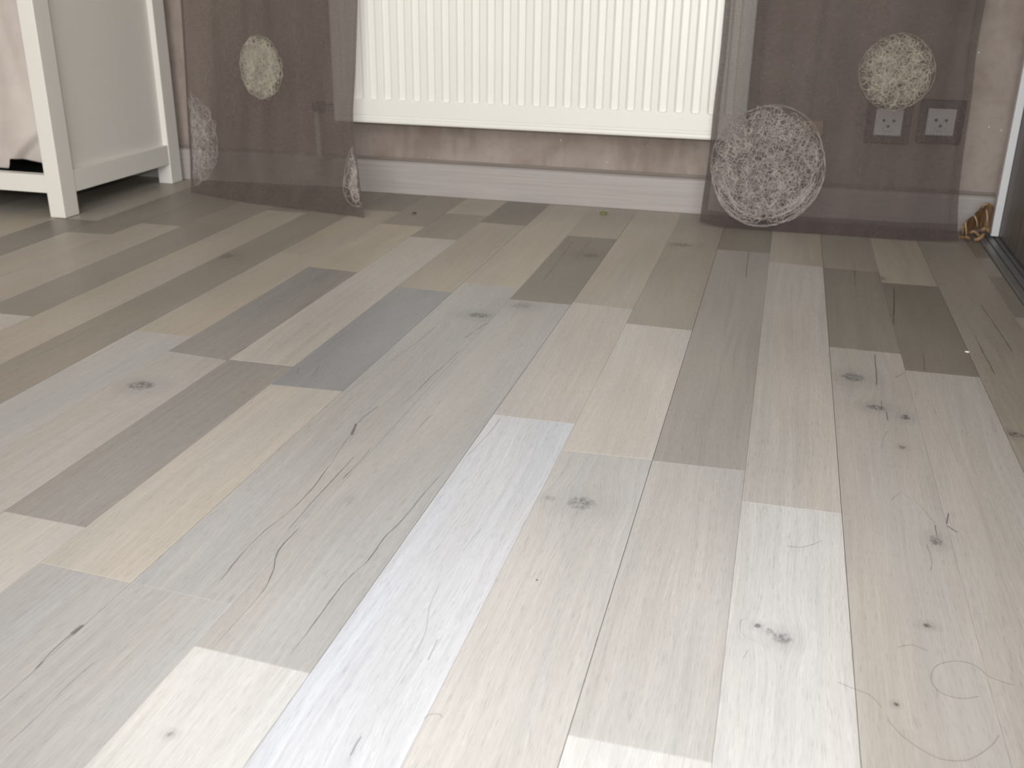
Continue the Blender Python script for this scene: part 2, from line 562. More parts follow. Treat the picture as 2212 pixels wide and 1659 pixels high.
# strip -> list of (far y at left seam, far y at right seam, colour, key); each plank runs to the next one's far end
T_ = 2.2025
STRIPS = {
    3: [(T_, T_, warm_dim(DK), ''), (1.99, 1.99, warm_dim(MG, .95), ''), (1.86, 1.86, warm_dim(DG), ''), (1.62, 1.62, MG, ''), (0.9, 0.9, LG, '')],  # dark first piece: shadow by the corner bundle painted as plank colour
    2: [(T_, T_, warm_dim(MG, .94), 's2'), (0.62, 0.62, LG, '')],
    1: [(T_, T_, warm_dim(LB, .90), 's1a'), (1.7606, 1.7629, warm_dim(DK), 's1b'), (1.3298, 1.3310, t(LB, .86), 's1c'), (0.40, 0.40, BG, '')],
    0: [(T_, T_, warm_dim(MG, .94), ''), (1.8322, 1.8295, warm_dim(DG, .95), 's0b'), (1.3958, 1.3939, t(LB, .87), 's0c'), (0.28, 0.28, LG, '')],
    -1: [(T_, T_, warm_dim(LB, .88), ''), (1.839, 1.832, t(LB, .99), ''), (0.9025, 0.9041, t(WH, .98), 'm1'), (0.3, 0.3, MG, '')],
    -2: [(T_, T_, warm_dim(DG, .92), ''), (1.9026, 1.9035, t(MG, .97), 'm2'), (0.9676, 0.9708, t(LG, 1.06), ''), (0.5346, 0.5347, t(WH, 1.04), '')],
    -3: [(T_, T_, warm_dim(MG, 1.05), 'm3a'), (1.4141, 1.4101, t(LB, 1.12), ''), (0.9659, 0.9699, t(LG, 1.14), 'm3c'), (0.28, 0.28, LB, '')],
    -4: [(T_, T_, warm_dim(LB, .92), ''), (1.493, 1.484, t(LB, 1.0), ''), (1.0356, 1.0368, BW, 'm4'), (0.26, 0.26, LG, '')],
    -5: [(T_, T_, warm_dim(LB, .86), ''), (1.9249, 1.9241, warm_dim(DG, .95), 'm5b'), (1.4797, 1.4806, t(LG, .98), 'm5c'), (0.5528, 0.5467, WH, 'm5d')],
    -6: [(T_, T_, warm_dim(LB, .96), ''), (1.5483, 1.5426, t(LG, .96), 'm6b'), (0.6145, 0.6087, t(LG, .98), 'm6c')],
    -7: [(T_, T_, warm_dim(DG, .95), ''), (1.981, 1.978, warm_dim(LB, .88), 'm7b'), (1.494, 1.487, t(BG, .96), 'm7c'), (1.0464, 1.0510, SA, ''), (0.6203, 0.6145, t(LG, .95), 'm7e')],
    -8: [(T_, T_, warm_dim(LB, .98), ''), (2.041, 2.047, warm_dim(MG, .95), 'm8b'), (1.82, 1.82, LB, ''), (1.1107, 1.1121, t(MG, .87), ''), (0.6867, 0.6824, t(LB, 1.04), '')],
    -9: [(T_, T_, warm_dim(MG, .92), ''), (1.907, 1.907, warm_dim(SA, 1.0), ''), (1.5607, 1.5540, t(DG, 1.08), 'm9c'), (1.115, 1.106, t(LB, .92), 'm9d'), (0.55, 0.55, LG, '')],
    -10: [(T_, T_, warm_dim(DG), ''), (2.02, 2.02, warm_dim(LB, .88), ''), (1.631, 1.620, warm_dim(LB, .95), ''), (1.1765, 1.1745, LG, 'm10'), (0.6, 0.6, MG, '')],
    -11: [(T_, T_, warm_dim(MG, .9), ''), (1.86, 1.86, warm_dim(MG, .86), 'm11'), (0.7, 0.7, LB, '')],
    -12: [(T_, T_, warm_dim(DG), ''), (1.95, 1.95, warm_dim(LB, .88), ''), (1.0, 1.0, MG, '')],
    -13: [(T_, T_, warm_dim(MG, .9), ''), (1.80, 1.80, warm_dim(MG, .82), ''), (1.184, 1.188, LB, '')],
    -14: [(T_, T_, warm_dim(DG), ''), (1.76, 1.76, warm_dim(LB, .88), 'm14'), (1.25, 1.25, MG, '')],
    -15: [(T_, T_, warm_dim(DG), ''), (1.649, 1.659, warm_dim(LB, .9), ''), (1.3, 1.3, LG, '')],
}
rs = random.Random(5)
for k in range(-16, -24, -1):
    yy = T_
    lst = []
    while yy > 0.2:
        lst.append((yy, yy, warm_dim(rs.choice([MG, LB, DG, MG, LG]), .92), ''))
        yy -= rs.uniform(0.35, 0.75)
    STRIPS[k] = lst


def pts(*a):
    return [tuple(onz(x, y)[:2]) for x, y in a]


def knot(px, py, rx, ry, st):
    c = onz(px, py)
    dx = abs((onz(px + rx, py) - c).x)
    dy = abs((onz(px, py + ry) - c).y)
    return (c[:2], max(dx * 1.25, 0.002), max(dy * 1.3, 0.002), min(0.98, st * 1.2))


CR_ = [(pts((957.6, 689), (925, 719), (884, 752), (836, 785)), .0010, .75), (pts((818, 876), (778, 909), (763, 931)), .0014, .8), (pts((770, 916), (760, 938)), .0034, .8),
       (pts((763, 931), (742, 959), (707, 1012), (651, 1081), (601, 1124), (550, 1167), (489, 1238), (463, 1271)), .0011, .85),
       (pts((1056, 696), (1023, 716.5), (1003, 731.6)), .0017, .85), (pts((998, 752), (967.7, 782), (929.7, 815), (892, 853), (859, 881)), .0013, .8),
       (pts((803, 967), (778, 995), (737, 1038)), .0011, .8), (pts((772.8, 977), (722, 1033), (687, 1070.6), (641, 1122.5), (613, 1154)), .0011, .85),
       (pts((937, 893), (914.6, 913.7), (876.6, 959)), .0014, .65),
       (pts((965, 1012), (925, 1055), (887, 1101), (854, 1139), (828.5, 1164), (803, 1200), (765, 1238), (740, 1264), (687, 1333), (651, 1383), (611, 1436)), .0011, .85),
       (pts((656, 1131), (616, 1172), (588, 1238), (552, 1297), (516.5, 1335), (456, 1404)), .0012, .85)]
MARKS = {
    's2': ([(pts((2115, 653), (2140, 689), (2166, 727), (2191, 765)), .0022, .75), (pts((2105, 721), (2128, 770), (2138, 787), (2151, 813)), .0018, .8)], [knot(2196, 939, 20, 5, .8)]),
    's1a': ([], [knot(1905, 601, 9, 4, .7)]),
    's1b': ([(pts((1930.5, 618), (1931.7, 648), (1930.5, 678), (1930.5, 704)), .0020, .9), (pts((1996, 762), (1996, 800)), .0014, .5)], []),
    's1c': ([(pts((2049.5, 1109), (2044.5, 1131)), .0014, .8), (pts((2047, 1136), (2067, 1150)), .0014, .8), (pts((2010, 870), (2045, 940), (2075, 1010)), .0008, .35)], []),
    's0b': ([(pts((1845.7, 582), (1847.4, 618)), .0016, .7)], []),
    's0c': ([(pts((1889, 763), (1893.8, 818), (1892.5, 836)), .0017, .9), (pts((1904, 863), (1905, 883), (1915, 891), (1918, 911)), .0014, .9),
             (pts((1920, 929), (1907.7, 947), (1905, 972)), .0008, .6), (pts((2001, 1172), (2011.5, 1207), (2011.5, 1235)), .0010, .6),
             (pts((1925, 1080), (1945, 1062), (1985, 1090), (2020, 1130)), .0007, .4), (pts((2020, 1135), (2024, 1160)), .001, .7),
             (pts((1957, 804), (1935, 815)), .0016, .5)],
            [knot(1842, 815, 27, 9, .72), knot(1893, 880, 22, 6, .72), knot(1955, 901, 12, 6, .95), knot(1949, 966, 8, 4, .7), knot(2022, 1168, 15, 11, .72), knot(2002, 1351, 12, 5, .8), knot(1936, 1521, 6, 4, .95)]),
    'm1': ([(pts((1612, 1333), (1600, 1342), (1598, 1356), (1607, 1372), (1625, 1382), (1648, 1392), (1664, 1399)), .0007, .85), (pts((1617, 1404), (1606, 1422)), .0007, .6)],
           [knot(1690, 1378, 24, 13, .68), knot(1636, 1352, 9, 6, .75), knot(1661, 1364, 14, 8, .55)]),
    'm2': ([(pts((1617.7, 545), (1614, 572), (1611, 603)), .0019, .7)], []),
    'm3a': ([], [knot(1471, 529, 28, 3, .6)]),
    'm3c': ([], [knot(1256, 1087, 34, 15, .62), knot(1188, 1076, 16, 6, .4)]),
    'm4': ([(pts((1084, 901), (1046, 947), (1006, 987)), .0012, .6), (pts((1037, 1142), (1000, 1190)), .0009, .3), (pts((955, 1244), (930, 1307), (897, 1411), (849, 1487), (811, 1545)), .0008, .45),
            (pts((780, 1591), (757, 1631)), .0008, .75), (pts((945, 1383), (925, 1426)), .0008, .55)], []),
    'm5b': ([(pts((1240, 520), (1200, 572), (1168, 612)), .003, .45), (pts((1275, 520), (1243, 560)), .002, .4)], [knot(1277, 552, 20, 5, .6)]),
    'm5c': (CR_, [knot(1128, 660, 26, 8, .5), knot(755, 1080, 14, 9, .25)]),
    'm5d': ([], [knot(368, 1587, 11, 7, .6)]),
    'm6b': (CR_, [knot(1035, 681, 28, 6, .75)]),
    'm9c': ([(pts((640, 690), (560, 735), (505, 765)), .0014, .6), (pts((700, 640), (640, 668)), .0012, .5)], []),
    'm6c': ([(pts((218, 1419), (142, 1485), (81, 1548), (5, 1616)), .0009, .55)], []),
    'm7b': ([(pts((870, 562), (845, 573)), .002, .6)], [knot(866, 553, 22, 6, .4)]),
    'm7c': ([(pts((645, 795), (642, 808)), .001, .6), (pts((690, 790), (676, 812)), .001, .5)], []),
    'm7e': ([(pts((192, 1343), (162, 1366), (124, 1396), (96, 1424), (71, 1452)), .0016, .85), (pts((178, 1352), (158, 1368)), .0034, .8)], []),
    'm8b': ([], [knot(880, 548, 18, 4, .5)]),
    'm9d': ([(pts((119, 903), (88, 921)), .0018, .6)], [knot(305, 832, 34, 11, .75)]),
    'm10': ([(pts((246, 748), (200, 771)), .0013, .6)], []),
    'm11': ([(pts((215, 700), (130, 745), (60, 775)), .0016, .35)], [knot(491, 519, 20, 5, .5), knot(491, 554, 17, 5, .45)]),
    'm14': ([], [knot(46, 559, 12, 5, .75)]),
}
MATS = {k: plank_material('limed_oak_' + k, c, n_) for k, (c, n_) in MARKS.items()}


def plank(k, f, nr, col, key):
    """f, nr: (y at left seam, y at right seam) of the far and the near end"""
    gl = 0.00026 if k % 2 == 0 else 0.00008
    gr = 0.00026 if (k + 1) % 2 == 0 else 0.00008
    e = 0.00012
    q = [(seam_x(k, nr[0]) + gl, nr[0] + e), (seam_x(k + 1, nr[1]) - gr, nr[1] + e), (seam_x(k + 1, f[1]) - gr, f[1] - e), (seam_x(k, f[0]) + gl, f[0] - e)]
    ch, zc = 0.0003, 0.00015
    ins = [(q[0][0] + ch, q[0][1] + ch), (q[1][0] - ch, q[1][1] + ch), (q[2][0] - ch, q[2][1] - ch), (q[3][0] + ch, q[3][1] - ch)]
    V = [(x, y, -0.008) for x, y in q] + [(x, y, -zc) for x, y in q] + [(x, y, 0.0) for x, y in ins]
    F = [(3, 2, 1, 0), (8, 9, 10, 11)]
    for i in range(4):
        j = (i + 1) % 4
        F += [(i, j, 4 + j, 4 + i), (4 + i, 4 + j, 8 + j, 8 + i)]
    me = bpy.data.meshes.new('plank')
    me.from_pydata(V, [], F)
    o = link('plank', me, MATS.get(key, PLANK), floor)
    o.color = (*col, 1.0)
    return o


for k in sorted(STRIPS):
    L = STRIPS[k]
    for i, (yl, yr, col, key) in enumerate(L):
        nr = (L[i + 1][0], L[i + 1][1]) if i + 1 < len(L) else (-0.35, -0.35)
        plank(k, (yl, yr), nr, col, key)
# the rest of the floor behind the photographer, plain boards of the same wood
for k in range(-23, 4):
    a, b = seam_x(k, -0.35), seam_x(k + 1, -0.35)
    o = plank(k, (-0.35, -0.35), (-2.29, -2.29), rs.choice([MG, LB, LG]), '')

# ------------------------------------------------------------------ sliding closet door and its floor track on the right
door = box('door_1', 0.3425, 0.360, 0.55, 2.160, 0.010, 2.40, DOOR)
tag(door, kind='structure')
box('edge_profile', 0.3275, 0.3420, 2.146, 2.162, 0.008, 2.40, PROFILE, door, bevel=0.0012)
bm = bmesh.new()
prof = [(0.3062, -0.008), (0.3062, 0.003), (0.3075, 0.0045), (0.3185, 0.0045), (0.3190, 0.0005), (0.3212, 0.0005), (0.3217, 0.0045), (0.3330, 0.0045), (0.3335, -0.002),
        (0.3368, -0.002), (0.3373, 0.0045), (0.3470, 0.0045), (0.3475, -0.003), (0.3575, -0.003), (0.3580, 0.0045), (0.3700, 0.0045), (0.3700, -0.008)]
rings = [[bm.verts.new((a, yy, b)) for a, b in prof] for yy in (-1.2, 2.2025)]
for i in range(len(prof)):
    j = (i + 1) % len(prof)
    bm.faces.new((rings[0][i], rings[0][j], rings[1][j], rings[1][i]))
bm.faces.new(rings[0])
bm.faces.new(rings[1][::-1])
tag(link('trim_2', bm_done(bm, 'trim_2'), STEEL), kind='structure')

# ------------------------------------------------------------------ radiator
RY = 2.115                                  # front face of the flutes
p0 = ony(723, 259, RY)
p1 = ony(1605, 305, RY)
RX0, RX1, RZ0 = p0.x, p1.x, 0.5 * (ony(767, 262.4, RY).z + ony(1536, 303, RY).z)
RZ1 = RZ0 + 0.60
zfl = 0.5 * (ony(797.6, 214, RY).z + ony(1526, 252, RY).z)       # where the flutes end
zcr = 0.5 * (ony(767, 249, RY).z + ony(1537, 288, RY).z)         # crease over the bottom lip
xg = [ony(700 + u / 2.458, v / 2.458, RY).x for u, v in ((240, 525), (2030, 620))]
PITCHX = (xg[1] - xg[0]) / 22.0
rad = thing('radiator', 'white fluted steel panel radiator mounted on the wall between the two sheer curtains', 'radiator', ((RX0 + RX1) / 2, RY + 0.04, RZ0))


def flute(x, z):
    """depth factor of the pressed channels: rounded slots, 58 % of the pitch wide"""
    c = (((x - xg[0]) / PITCHX) % 1.0 - 0.30)
    if c > 0.5:
        c -= 1.0
    hw, rc = 0.30 * PITCHX, 0.0065
    dx = abs(c) * PITCHX
    dz = max(zfl - z, z - (RZ1 - 0.035), -1.0)          # >0 outside the slot's ends
    qx, qz = dx - (hw - rc), dz + rc
    sd = min(max(qx, qz), 0.0) + math.hypot(max(qx, 0.0), max(qz, 0.0)) - rc
    e = max(0.0, min(1.0, -sd / 0.0036))
    return e * e * (3 - 2 * e)


xs = []
x = RX0
while x < RX1 - 1e-6:
    xs.append(x)
    x += PITCHX / 26.0
xs.append(RX1)
zs = [RZ0, RZ0 + 0.002, zcr - 0.0018, zcr - 0.0009, zcr + 0.0009, zcr + 0.0018] + [zcr + 0.0028, zfl - 0.0026] + [zfl - 0.002 + 0.0010 * i for i in range(14)] + [zfl + 0.02, RZ1 - 0.06, RZ1 - 0.045, RZ1 - 0.030, RZ1]
V, F = [], []
for zi, z in enumerate(zs):
    for x in xs:
        e = flute(x, z) if min(x - RX0, RX1 - x) > 0.018 else 0.0
        y = RY + 0.0062 * e
        if abs(z - zcr) < 0.001:
            y += 0.0055
        if z < zcr - 0.0015:
            y -= 0.0010
        if z == RZ0:
            y += 0.0012
        V.append((x, y, z))
nx = len(xs)
for i in range(len(zs) - 1):
    for j in range(nx - 1):
        a = i * nx + j
        F.append((a, a + 1, a + nx + 1, a + nx))
me = bpy.data.meshes.new('front_panel')
me.from_pydata(V, [], F)
me.polygons.foreach_set('use_smooth', [True] * len(me.polygons))
fp = link('front_panel', me, RAD_MAT, rad)
box('water_panel', RX0 + 0.002, RX1 - 0.002, RY + 0.0085, RY + 0.020, RZ0 + 0.002, RZ1, RAD_MAT, rad)
box('convector_fins', RX0 + 0.02, RX1 - 0.02, RY + 0.022, RY + 0.050, RZ0 + 0.03, RZ1 - 0.02, RAD_MAT, rad)
for sx_ in (RX0 - 0.0015, RX1):
    box('side_cover', sx_, sx_ + 0.0015, RY + 0.004, RY + 0.062, RZ0 + 0.004, RZ1, RAD_MAT, rad)
box('top_grille', RX0, RX1, RY + 0.004, RY + 0.062, RZ1, RZ1 + 0.004, RAD_MAT, rad)
for bx in (RX0 + 0.12, RX1 - 0.12):
    box('wall_bracket', bx, bx + 0.03, RY + 0.050, WALL_Y - 0.0003, RZ0 + 0.04, RZ1 - 0.06, RAD_MAT, rad)
# valve and supply pipe at the lower left
vz = ony(700, 232, RY + 0.025).z
vx = ony(682, 232, RY + 0.025).x
bm = bmesh.new()
segs = [(vx - 0.008, 0.0105), (vx - 0.002, 0.0125), (vx + 0.018, 0.0125), (vx + 0.021, 0.008), (RX0 - 0.004, 0.008), (RX0 - 0.0016, 0.010)]
rr = []
for (xx_, r_) in segs:
    rr.append([bm.verts.new((xx_, RY + 0.03 + r_ * math.cos(a), vz + r_ * math.sin(a))) for a in [i * math.pi / 8 for i in range(16)]])
for a, b in zip(rr[:-1], rr[1:]):
    for i in range(16):
        bm.faces.new((a[i], a[(i + 1) % 16], b[(i + 1) % 16], b[i]))
bm.faces.new(rr[0])
bm.faces.new(rr[-1][::-1])
valve = link('valve', bm_done(bm, 'valve', True), VALVE_MAT, rad)
valve['label'] = 'dark radiator valve behind the left curtain'
me = tube_mesh('supply_pipe', [[Vector((vx, RY + 0.03, vz - 0.011)), Vector((vx, RY + 0.03, 0.10)), Vector((vx, RY + 0.032, 0.088)), Vector((vx, RY + 0.045, 0.079)), Vector((vx, WALL_Y - 0.001, 0.078))]], 0.0065, 10)
sp = link('supply_pipe', me, simple('pipe_paint', (0.62, 0.60, 0.58), 0.4), rad)

# ------------------------------------------------------------------ wall sockets
def socket(label, cx, cz, tilt):
    th = thing('wall_socket', label, 'wall socket', (cx, WALL_Y, cz), 'wall sockets behind the right curtain')
    box('frame', cx - 0.043, cx + 0.043, WALL_Y - 0.0085, WALL_Y - 0.0002, cz - 0.043, cz + 0.043, SOCK_D, th, bevel=0.003)
    # white insert with a square pin plate
    ins = box('insert', cx - 0.0262, cx + 0.0262, WALL_Y - 0.0115, WALL_Y - 0.0087, cz - 0.0255, cz + 0.0262, SOCK_W, th, bevel=0.0012)
    for dx, dz in ((-0.0095, 0.004), (0.0095, 0.004), (0.0, -0.007)):
        bm = bmesh.new()
        bmesh.ops.create_circle(bm, cap_ends=True, radius=0.0031, segments=16, matrix=Matrix.Translation((cx + dx, WALL_Y - 0.0117, cz + dz)) @ Matrix.Rotation(math.pi / 2, 4, 'X'))
        ex = bmesh.ops.extrude_face_region(bm, geom=bm.faces[:])
        bmesh.ops.translate(bm, verts=[v for v in ex['geom'] if isinstance(v, bmesh.types.BMVert)], vec=(0, 0.0012, 0))
        link('pin_hole', bm_done(bm, 'pin_hole'), DARK if dz > 0 else simple('pin_brown', (0.10, 0.07, 0.06), 0.6), ins)
    arc = [Vector((cx + 0.012 * math.cos(a), WALL_Y - 0.0116, cz - 0.006 + 0.012 * math.sin(a))) for a in [math.radians(205 + 13 * i) for i in range(11)]]
    link('rim', tube_mesh('rim', [arc], 0.0005, 4), simple('rim_grey', (0.55, 0.56, 0.58), 0.5), ins)


s1 = ony(1918, 268, WALL_Y)
s2 = ony(2031, 263, WALL_Y)
socket('white socket in dark frame below the cream embroidered circle', s1.x, s1.z + 0.004, 0)
socket('white socket in dark frame nearest the sliding door, right of the cream embroidered circle', s2.x, s2.z, 0)
wp0 = ony(1735, 258, WALL_Y)
wp1 = ony(1776, 293, WALL_Y)
pl = thing('wall_plate', 'small beige plate on the wall behind the large greyish embroidered circle', 'plate', ((wp0.x + wp1.x) / 2, WALL_Y, wp1.z))
box('plate_body', wp0.x, wp1.x, WALL_Y - 0.010, WALL_Y - 0.0003, wp1.z, wp0.z, PLASTIC_BEIGE, pl, bevel=0.002)
box('plate_cover', wp0.x + 0.003, wp1.x - 0.001, WALL_Y - 0.0125, WALL_Y - 0.0102, wp1.z + 0.013, wp0.z - 0.001, PLASTIC_BEIGE, pl, bevel=0.001)


# ------------------------------------------------------------------ sheer curtains
class Surf:
    """rows (hem to top): lists of world points, resampled and spline-blended between rows"""

    def __init__(s, rows, fold):
        s.rows = rows
        s.fold = fold
        s.vv = [i / (len(rows) - 1) for i in range(len(rows))]

    def row(s, i, u):
        r = s.rows[i]
        d = [0.0]
        for a, b in zip(r[:-1], r[1:]):
            d.append(d[-1] + abs(b.x - a.x))
        uu = u * d[-1]
        for j in range(len(r) - 1):
            if uu <= d[j + 1] or j == len(r) - 2:
                f = (uu - d[j]) / (d[j + 1] - d[j])
                return r[j].lerp(r[j + 1], f)

    def at(s, u, v, off=0.0):
        n = len(s.rows) - 1
        g = max(0.0, min(n - 1e-6, v * n))
        i = int(g)
        f = g - i
        P = [s.row(max(0, min(n, i + k)), u) for k in (-1, 0, 1, 2)]
        a = 0.5 * (2 * P[1] + (P[2] - P[0]) * f + (2 * P[0] - 5 * P[1] + 4 * P[2] - P[3]) * f * f + (3 * P[1] - P[0] - 3 * P[2] + P[3]) * f ** 3)
        if i == 0:
            a = P[1].lerp(P[2], f)
        if i >= n - 3:
            a = P[1].lerp(P[2], f)
        a.y += s.fold(u, a.z) - off
        return a

    def find(s, X, Z):
        u, v = 0.5, 0.3
        for _ in range(40):
            lo, hi = 0.0, 1.0
            for _ in range(16):
                v = (lo + hi) / 2
                if s.at(u, v).z < Z:
                    lo = v
                else:
                    hi = v
            a, b = s.at(0, v).x, s.at(1, v).x
            nu = (X - a) / (b - a)
            if abs(nu - u) < 1e-4:
                u = nu
                break
            u = nu
        return u, v


def grid_mesh(name, S, u0, u1, v0, v1, nu, nv, off=0.0, vpow=1.0):
    V, F = [], []
    for i in range(nv + 1):
        v = v0 + (v1 - v0) * (i / nv) ** vpow
        for j in range(nu + 1):
            V.append(tuple(S.at(u0 + (u1 - u0) * j / nu, v, off)))
    for i in range(nv):
        for j in range(nu):
            a = i * (nu + 1) + j
            F.append((a, a + 1, a + nu + 2, a + nu + 1))
    me = bpy.data.meshes.new(name)
    me.from_pydata(V, [], F)
    me.polygons.foreach_set('use_smooth', [True] * len(F))
    me.update()
    return me


def embroidery(S, cx, cz, rx, rz, loops, rmin, rmax, rad, seed, umax=1.0, umin=0.0, edge=2, arcs=0):
    """tangle of thread loops filling a disc, laid on the cloth"""
    R = random.Random(seed)
    paths = []

    def add(poly):
        cur = []
        for (a, b) in poly:
            u, v = S.find(cx + a * rx, cz + b * rz)
            if umin <= u <= umax and v >= 0.003:
                cur.append(S.at(u, v, 0.0016 + R.random() * 0.0012))
            else:
                if len(cur) > 2:
                    paths.append(cur)
                cur = []
        if len(cur) > 2:
            paths.append(cur)

    for i in range(loops):
        r1 = R.uniform(rmin, rmax)
        r2 = r1 * R.uniform(0.6, 1.0)
        d = math.sqrt(R.random()) * (1 - r1)
        an = R.uniform(0, 6.283)
        ox, oz = d * math.cos(an), d * math.sin(an)
        rot = R.uniform(0, 3.14)
        n = max(10, int(34 * r1 ** 0.6))
        ph = R.uniform(0, 6.283)
        w = R.uniform(0.02, 0.05)
        poly = []
        for j in range(n + 1):
            a = 6.283 * j / n
            q1 = r1 * math.cos(a) + w * math.sin(3 * a + ph) * 0.6
            q2 = r2 * math.sin(a) + w * math.cos(2 * a + ph) * 0.6
            px, pz = ox + q1 * math.cos(rot) - q2 * math.sin(rot), oz + q1 * math.sin(rot) + q2 * math.cos(rot)
            l = math.hypot(px, pz)
            if l > 1.0:
                px, pz = px / l, pz / l
            poly.append((px, pz))
        add(poly)
    for i in range(edge):
        ph = R.uniform(0, 6.283)
        k = R.uniform(0.93, 1.0)
        add([((k + 0.02 * math.sin(4 * a + ph) - 0.02) * math.cos(a), (k + 0.02 * math.sin(4 * a + ph) - 0.02) * math.sin(a)) for a in [6.283 * j / 48 for j in range(49)]])
    for i in range(arcs):
        k = R.uniform(0.72, 0.99)
        c = R.choice((R.uniform(3.5, 4.4), R.uniform(5.2, 6.2)))
        h = R.uniform(0.25, 0.55)
        add([((k + 0.015 * math.sin(9 * a)) * math.cos(c + a), (k + 0.015 * math.sin(9 * a)) * math.sin(c + a)) for a in [h * (j / 8 - 1) for j in range(17)]])
    return tube_mesh('embroidered_circle', paths, rad, 3)


TOP = 2.395
# left curtain: the hem touches the floor, its right corner kicks forward
cy = [2.060, 2.068, 2.072, 2.075, 2.075]
hemL = [onz(412, 416, 0.002), onz(542, 438, 0.002), onz(687, 456, 0.002), onz(788, 469.5, 0.002)]
hemL[0].y = min(hemL[0].y, 2.075)
rowsL = [hemL]
for (l, r, yl, yr) in (((411, 390), (781, 412), 2.066, 1.985), ((409, 362), (776, 362), 2.068, 2.020), ((402, 262), (765, 262), 2.072, 2.062), ((396, 150), (770, 148), 2.074, 2.070), ((387, 0), (774, 0), 2.075, 2.074)):
    rowsL.append([ony(l[0], l[1], yl), ony(r[0], r[1], yr)])
a, b = rowsL[-1]
rowsL.append([Vector((a.x - 0.004, 2.080, 1.1)), Vector((b.x + 0.01, 2.080, 1.1))])
rowsL.append([Vector((a.x - 0.01, 2.085, TOP)), Vector((b.x + 0.02, 2.085, TOP))])


def foldL(u, z):
    g = min(1.0, max(0.0, z / 0.08))
    return g * (0.004 * math.sin(u * 17 + 1.0 + z * 2) + 0.003 * math.sin(u * 41 + 2.0 - z * 3)) - 0.0


SL = Surf(rowsL, foldL)
cl = thing('sheer_curtain', 'sheer taupe curtain hanging left of the radiator beside the white cabinet', 'curtain', (rowsL[0][1].x, 2.05, 0.0))
link('cloth', grid_mesh('cloth', SL, 0, 1, 0, 1, 70, 90, 0.0, 1.5), SHEER_L, cl)
vh = SL.find(-1.2, 0.040)[1]
link('hem', grid_mesh('hem', SL, 0, 1, 0.0, vh, 70, 6, 0.0009), HEM_L, cl)
link('hem_stitch', grid_mesh('hem_stitch', SL, 0, 1, vh * 0.97, vh, 70, 1, 0.0014), HEM, cl)
link('side_hem', grid_mesh('side_hem', SL, 0.0, 0.014, vh, 1, 2, 90, 0.0007, 1.5), HEM, cl)
link('side_hem', grid_mesh('side_hem', SL, 0.984, 1.0, vh, 1, 2, 90, 0.0007, 1.5), HEM_L, cl)


def circ(S, px, py, rx, ry, y):
    c = ony(px, py, y)
    return c.x, c.z, 1.035 * abs(ony(px + rx, py, y).x - c.x), 1.035 * abs(ony(px, py - ry, y).z - c.z)


def emb(S, parent, mat, label, px, py, rx, ry, y, *a, **k):
    cx, cz, wx, wz = circ(S, px, py, rx, ry, y)
    o = link('embroidered_circle', embroidery(S, cx, cz, wx, wz, *a, **k), mat, parent)
    o['label'] = label
    return o


emb(SL, cl, THREAD_CREAM, 'cream embroidered oval in the middle of the left curtain', 564, 146, 49, 70, 2.071, 380, 0.09, 0.24, 0.00046, 3, edge=1)
emb(SL, cl, THREAD_PINK, 'greyish embroidered circle cut by the left edge of the left curtain', 398, 302, 78, 106, 2.069, 330, 0.08, 0.24, 0.00044, 4, umin=0.012, edge=1)
emb(SL, cl, THREAD_PINK, 'greyish embroidered circle cut by the right edge of the left curtain', 795, 368, 46, 66, 2.03, 130, 0.12, 0.34, 0.00044, 5, umax=0.995, edge=1)

# right curtain
rowsR = [[ony(x, y, 2.086) for x, y in ((1511, 479), (1560, 491.5), (1784, 506.5), (1952, 518.5), (2068, 520.5))]]
for v_ in rowsR[0]:
    v_.z = max(v_.z, 0.0012)
for (l, r, yl, yr) in (((1519, 420), (2070, 440), 2.085, 2.086), ((1531, 337), (2081, 337), 2.083, 2.086), ((1541, 236), (2099, 210), 2.082, 2.086), ((1556, 110), (2111, 101), 2.082, 2.086), ((1566, 0), (2130, 0), 2.082, 2.086)):
    rowsR.append([ony(l[0], l[1], yl), ony(r[0], r[1], yr)])
a, b = rowsR[-1]
rowsR.append([Vector((a.x + 0.01, 2.082, 1.1)), Vector((b.x + 0.01, 2.086, 1.1))])
rowsR.append([Vector((a.x - 0.0, 2.085, TOP)), Vector((b.x + 0.03, 2.088, TOP))])


def foldR(u, z):
    g = min(1.0, max(0.0, z / 0.06))
    r = 0.004 * math.sin(u * 13 + 0.5 + z) + 0.002 * math.sin(u * 37 - z * 4)
    r -= 0.010 * math.exp(-((u - 0.16 + 0.10 * (z - 0.2)) / 0.03) ** 2)         # soft pleats
    r += 0.006 * math.exp(-((u - 0.42) / 0.025) ** 2) - 0.007 * math.exp(-((u - 0.95 - 0.03 * (z - 0.2)) / 0.022) ** 2)
    return g * r


SR = Surf(rowsR, foldR)
crt = thing('sheer_curtain', 'sheer taupe curtain hanging right of the radiator in front of two wall sockets', 'curtain', (rowsR[0][2].x, 2.05, 0.0))
link('cloth', grid_mesh('cloth', SR, 0, 1, 0, 1, 110, 90, 0.0, 1.5), SHEER, crt)
vh = SR.find(0.05, 0.036)[1]
link('hem', grid_mesh('hem', SR, 0, 1, 0.0, vh, 110, 6, 0.0009), HEM, crt)
link('side_hem', grid_mesh('side_hem', SR, 0.0, 0.026, vh, 1, 2, 90, 0.0007, 1.5), HEM, crt)
link('side_hem', grid_mesh('side_hem', SR, 0.966, 1.0, vh, 1, 4, 90, 0.0007, 1.5), HEM_L, crt)
emb(SR, crt, THREAD_CREAM, 'cream embroidered circle above the wall sockets', 1937, 156, 82, 83, 2.082, 430, 0.07, 0.18, 0.00044, 6, edge=1)
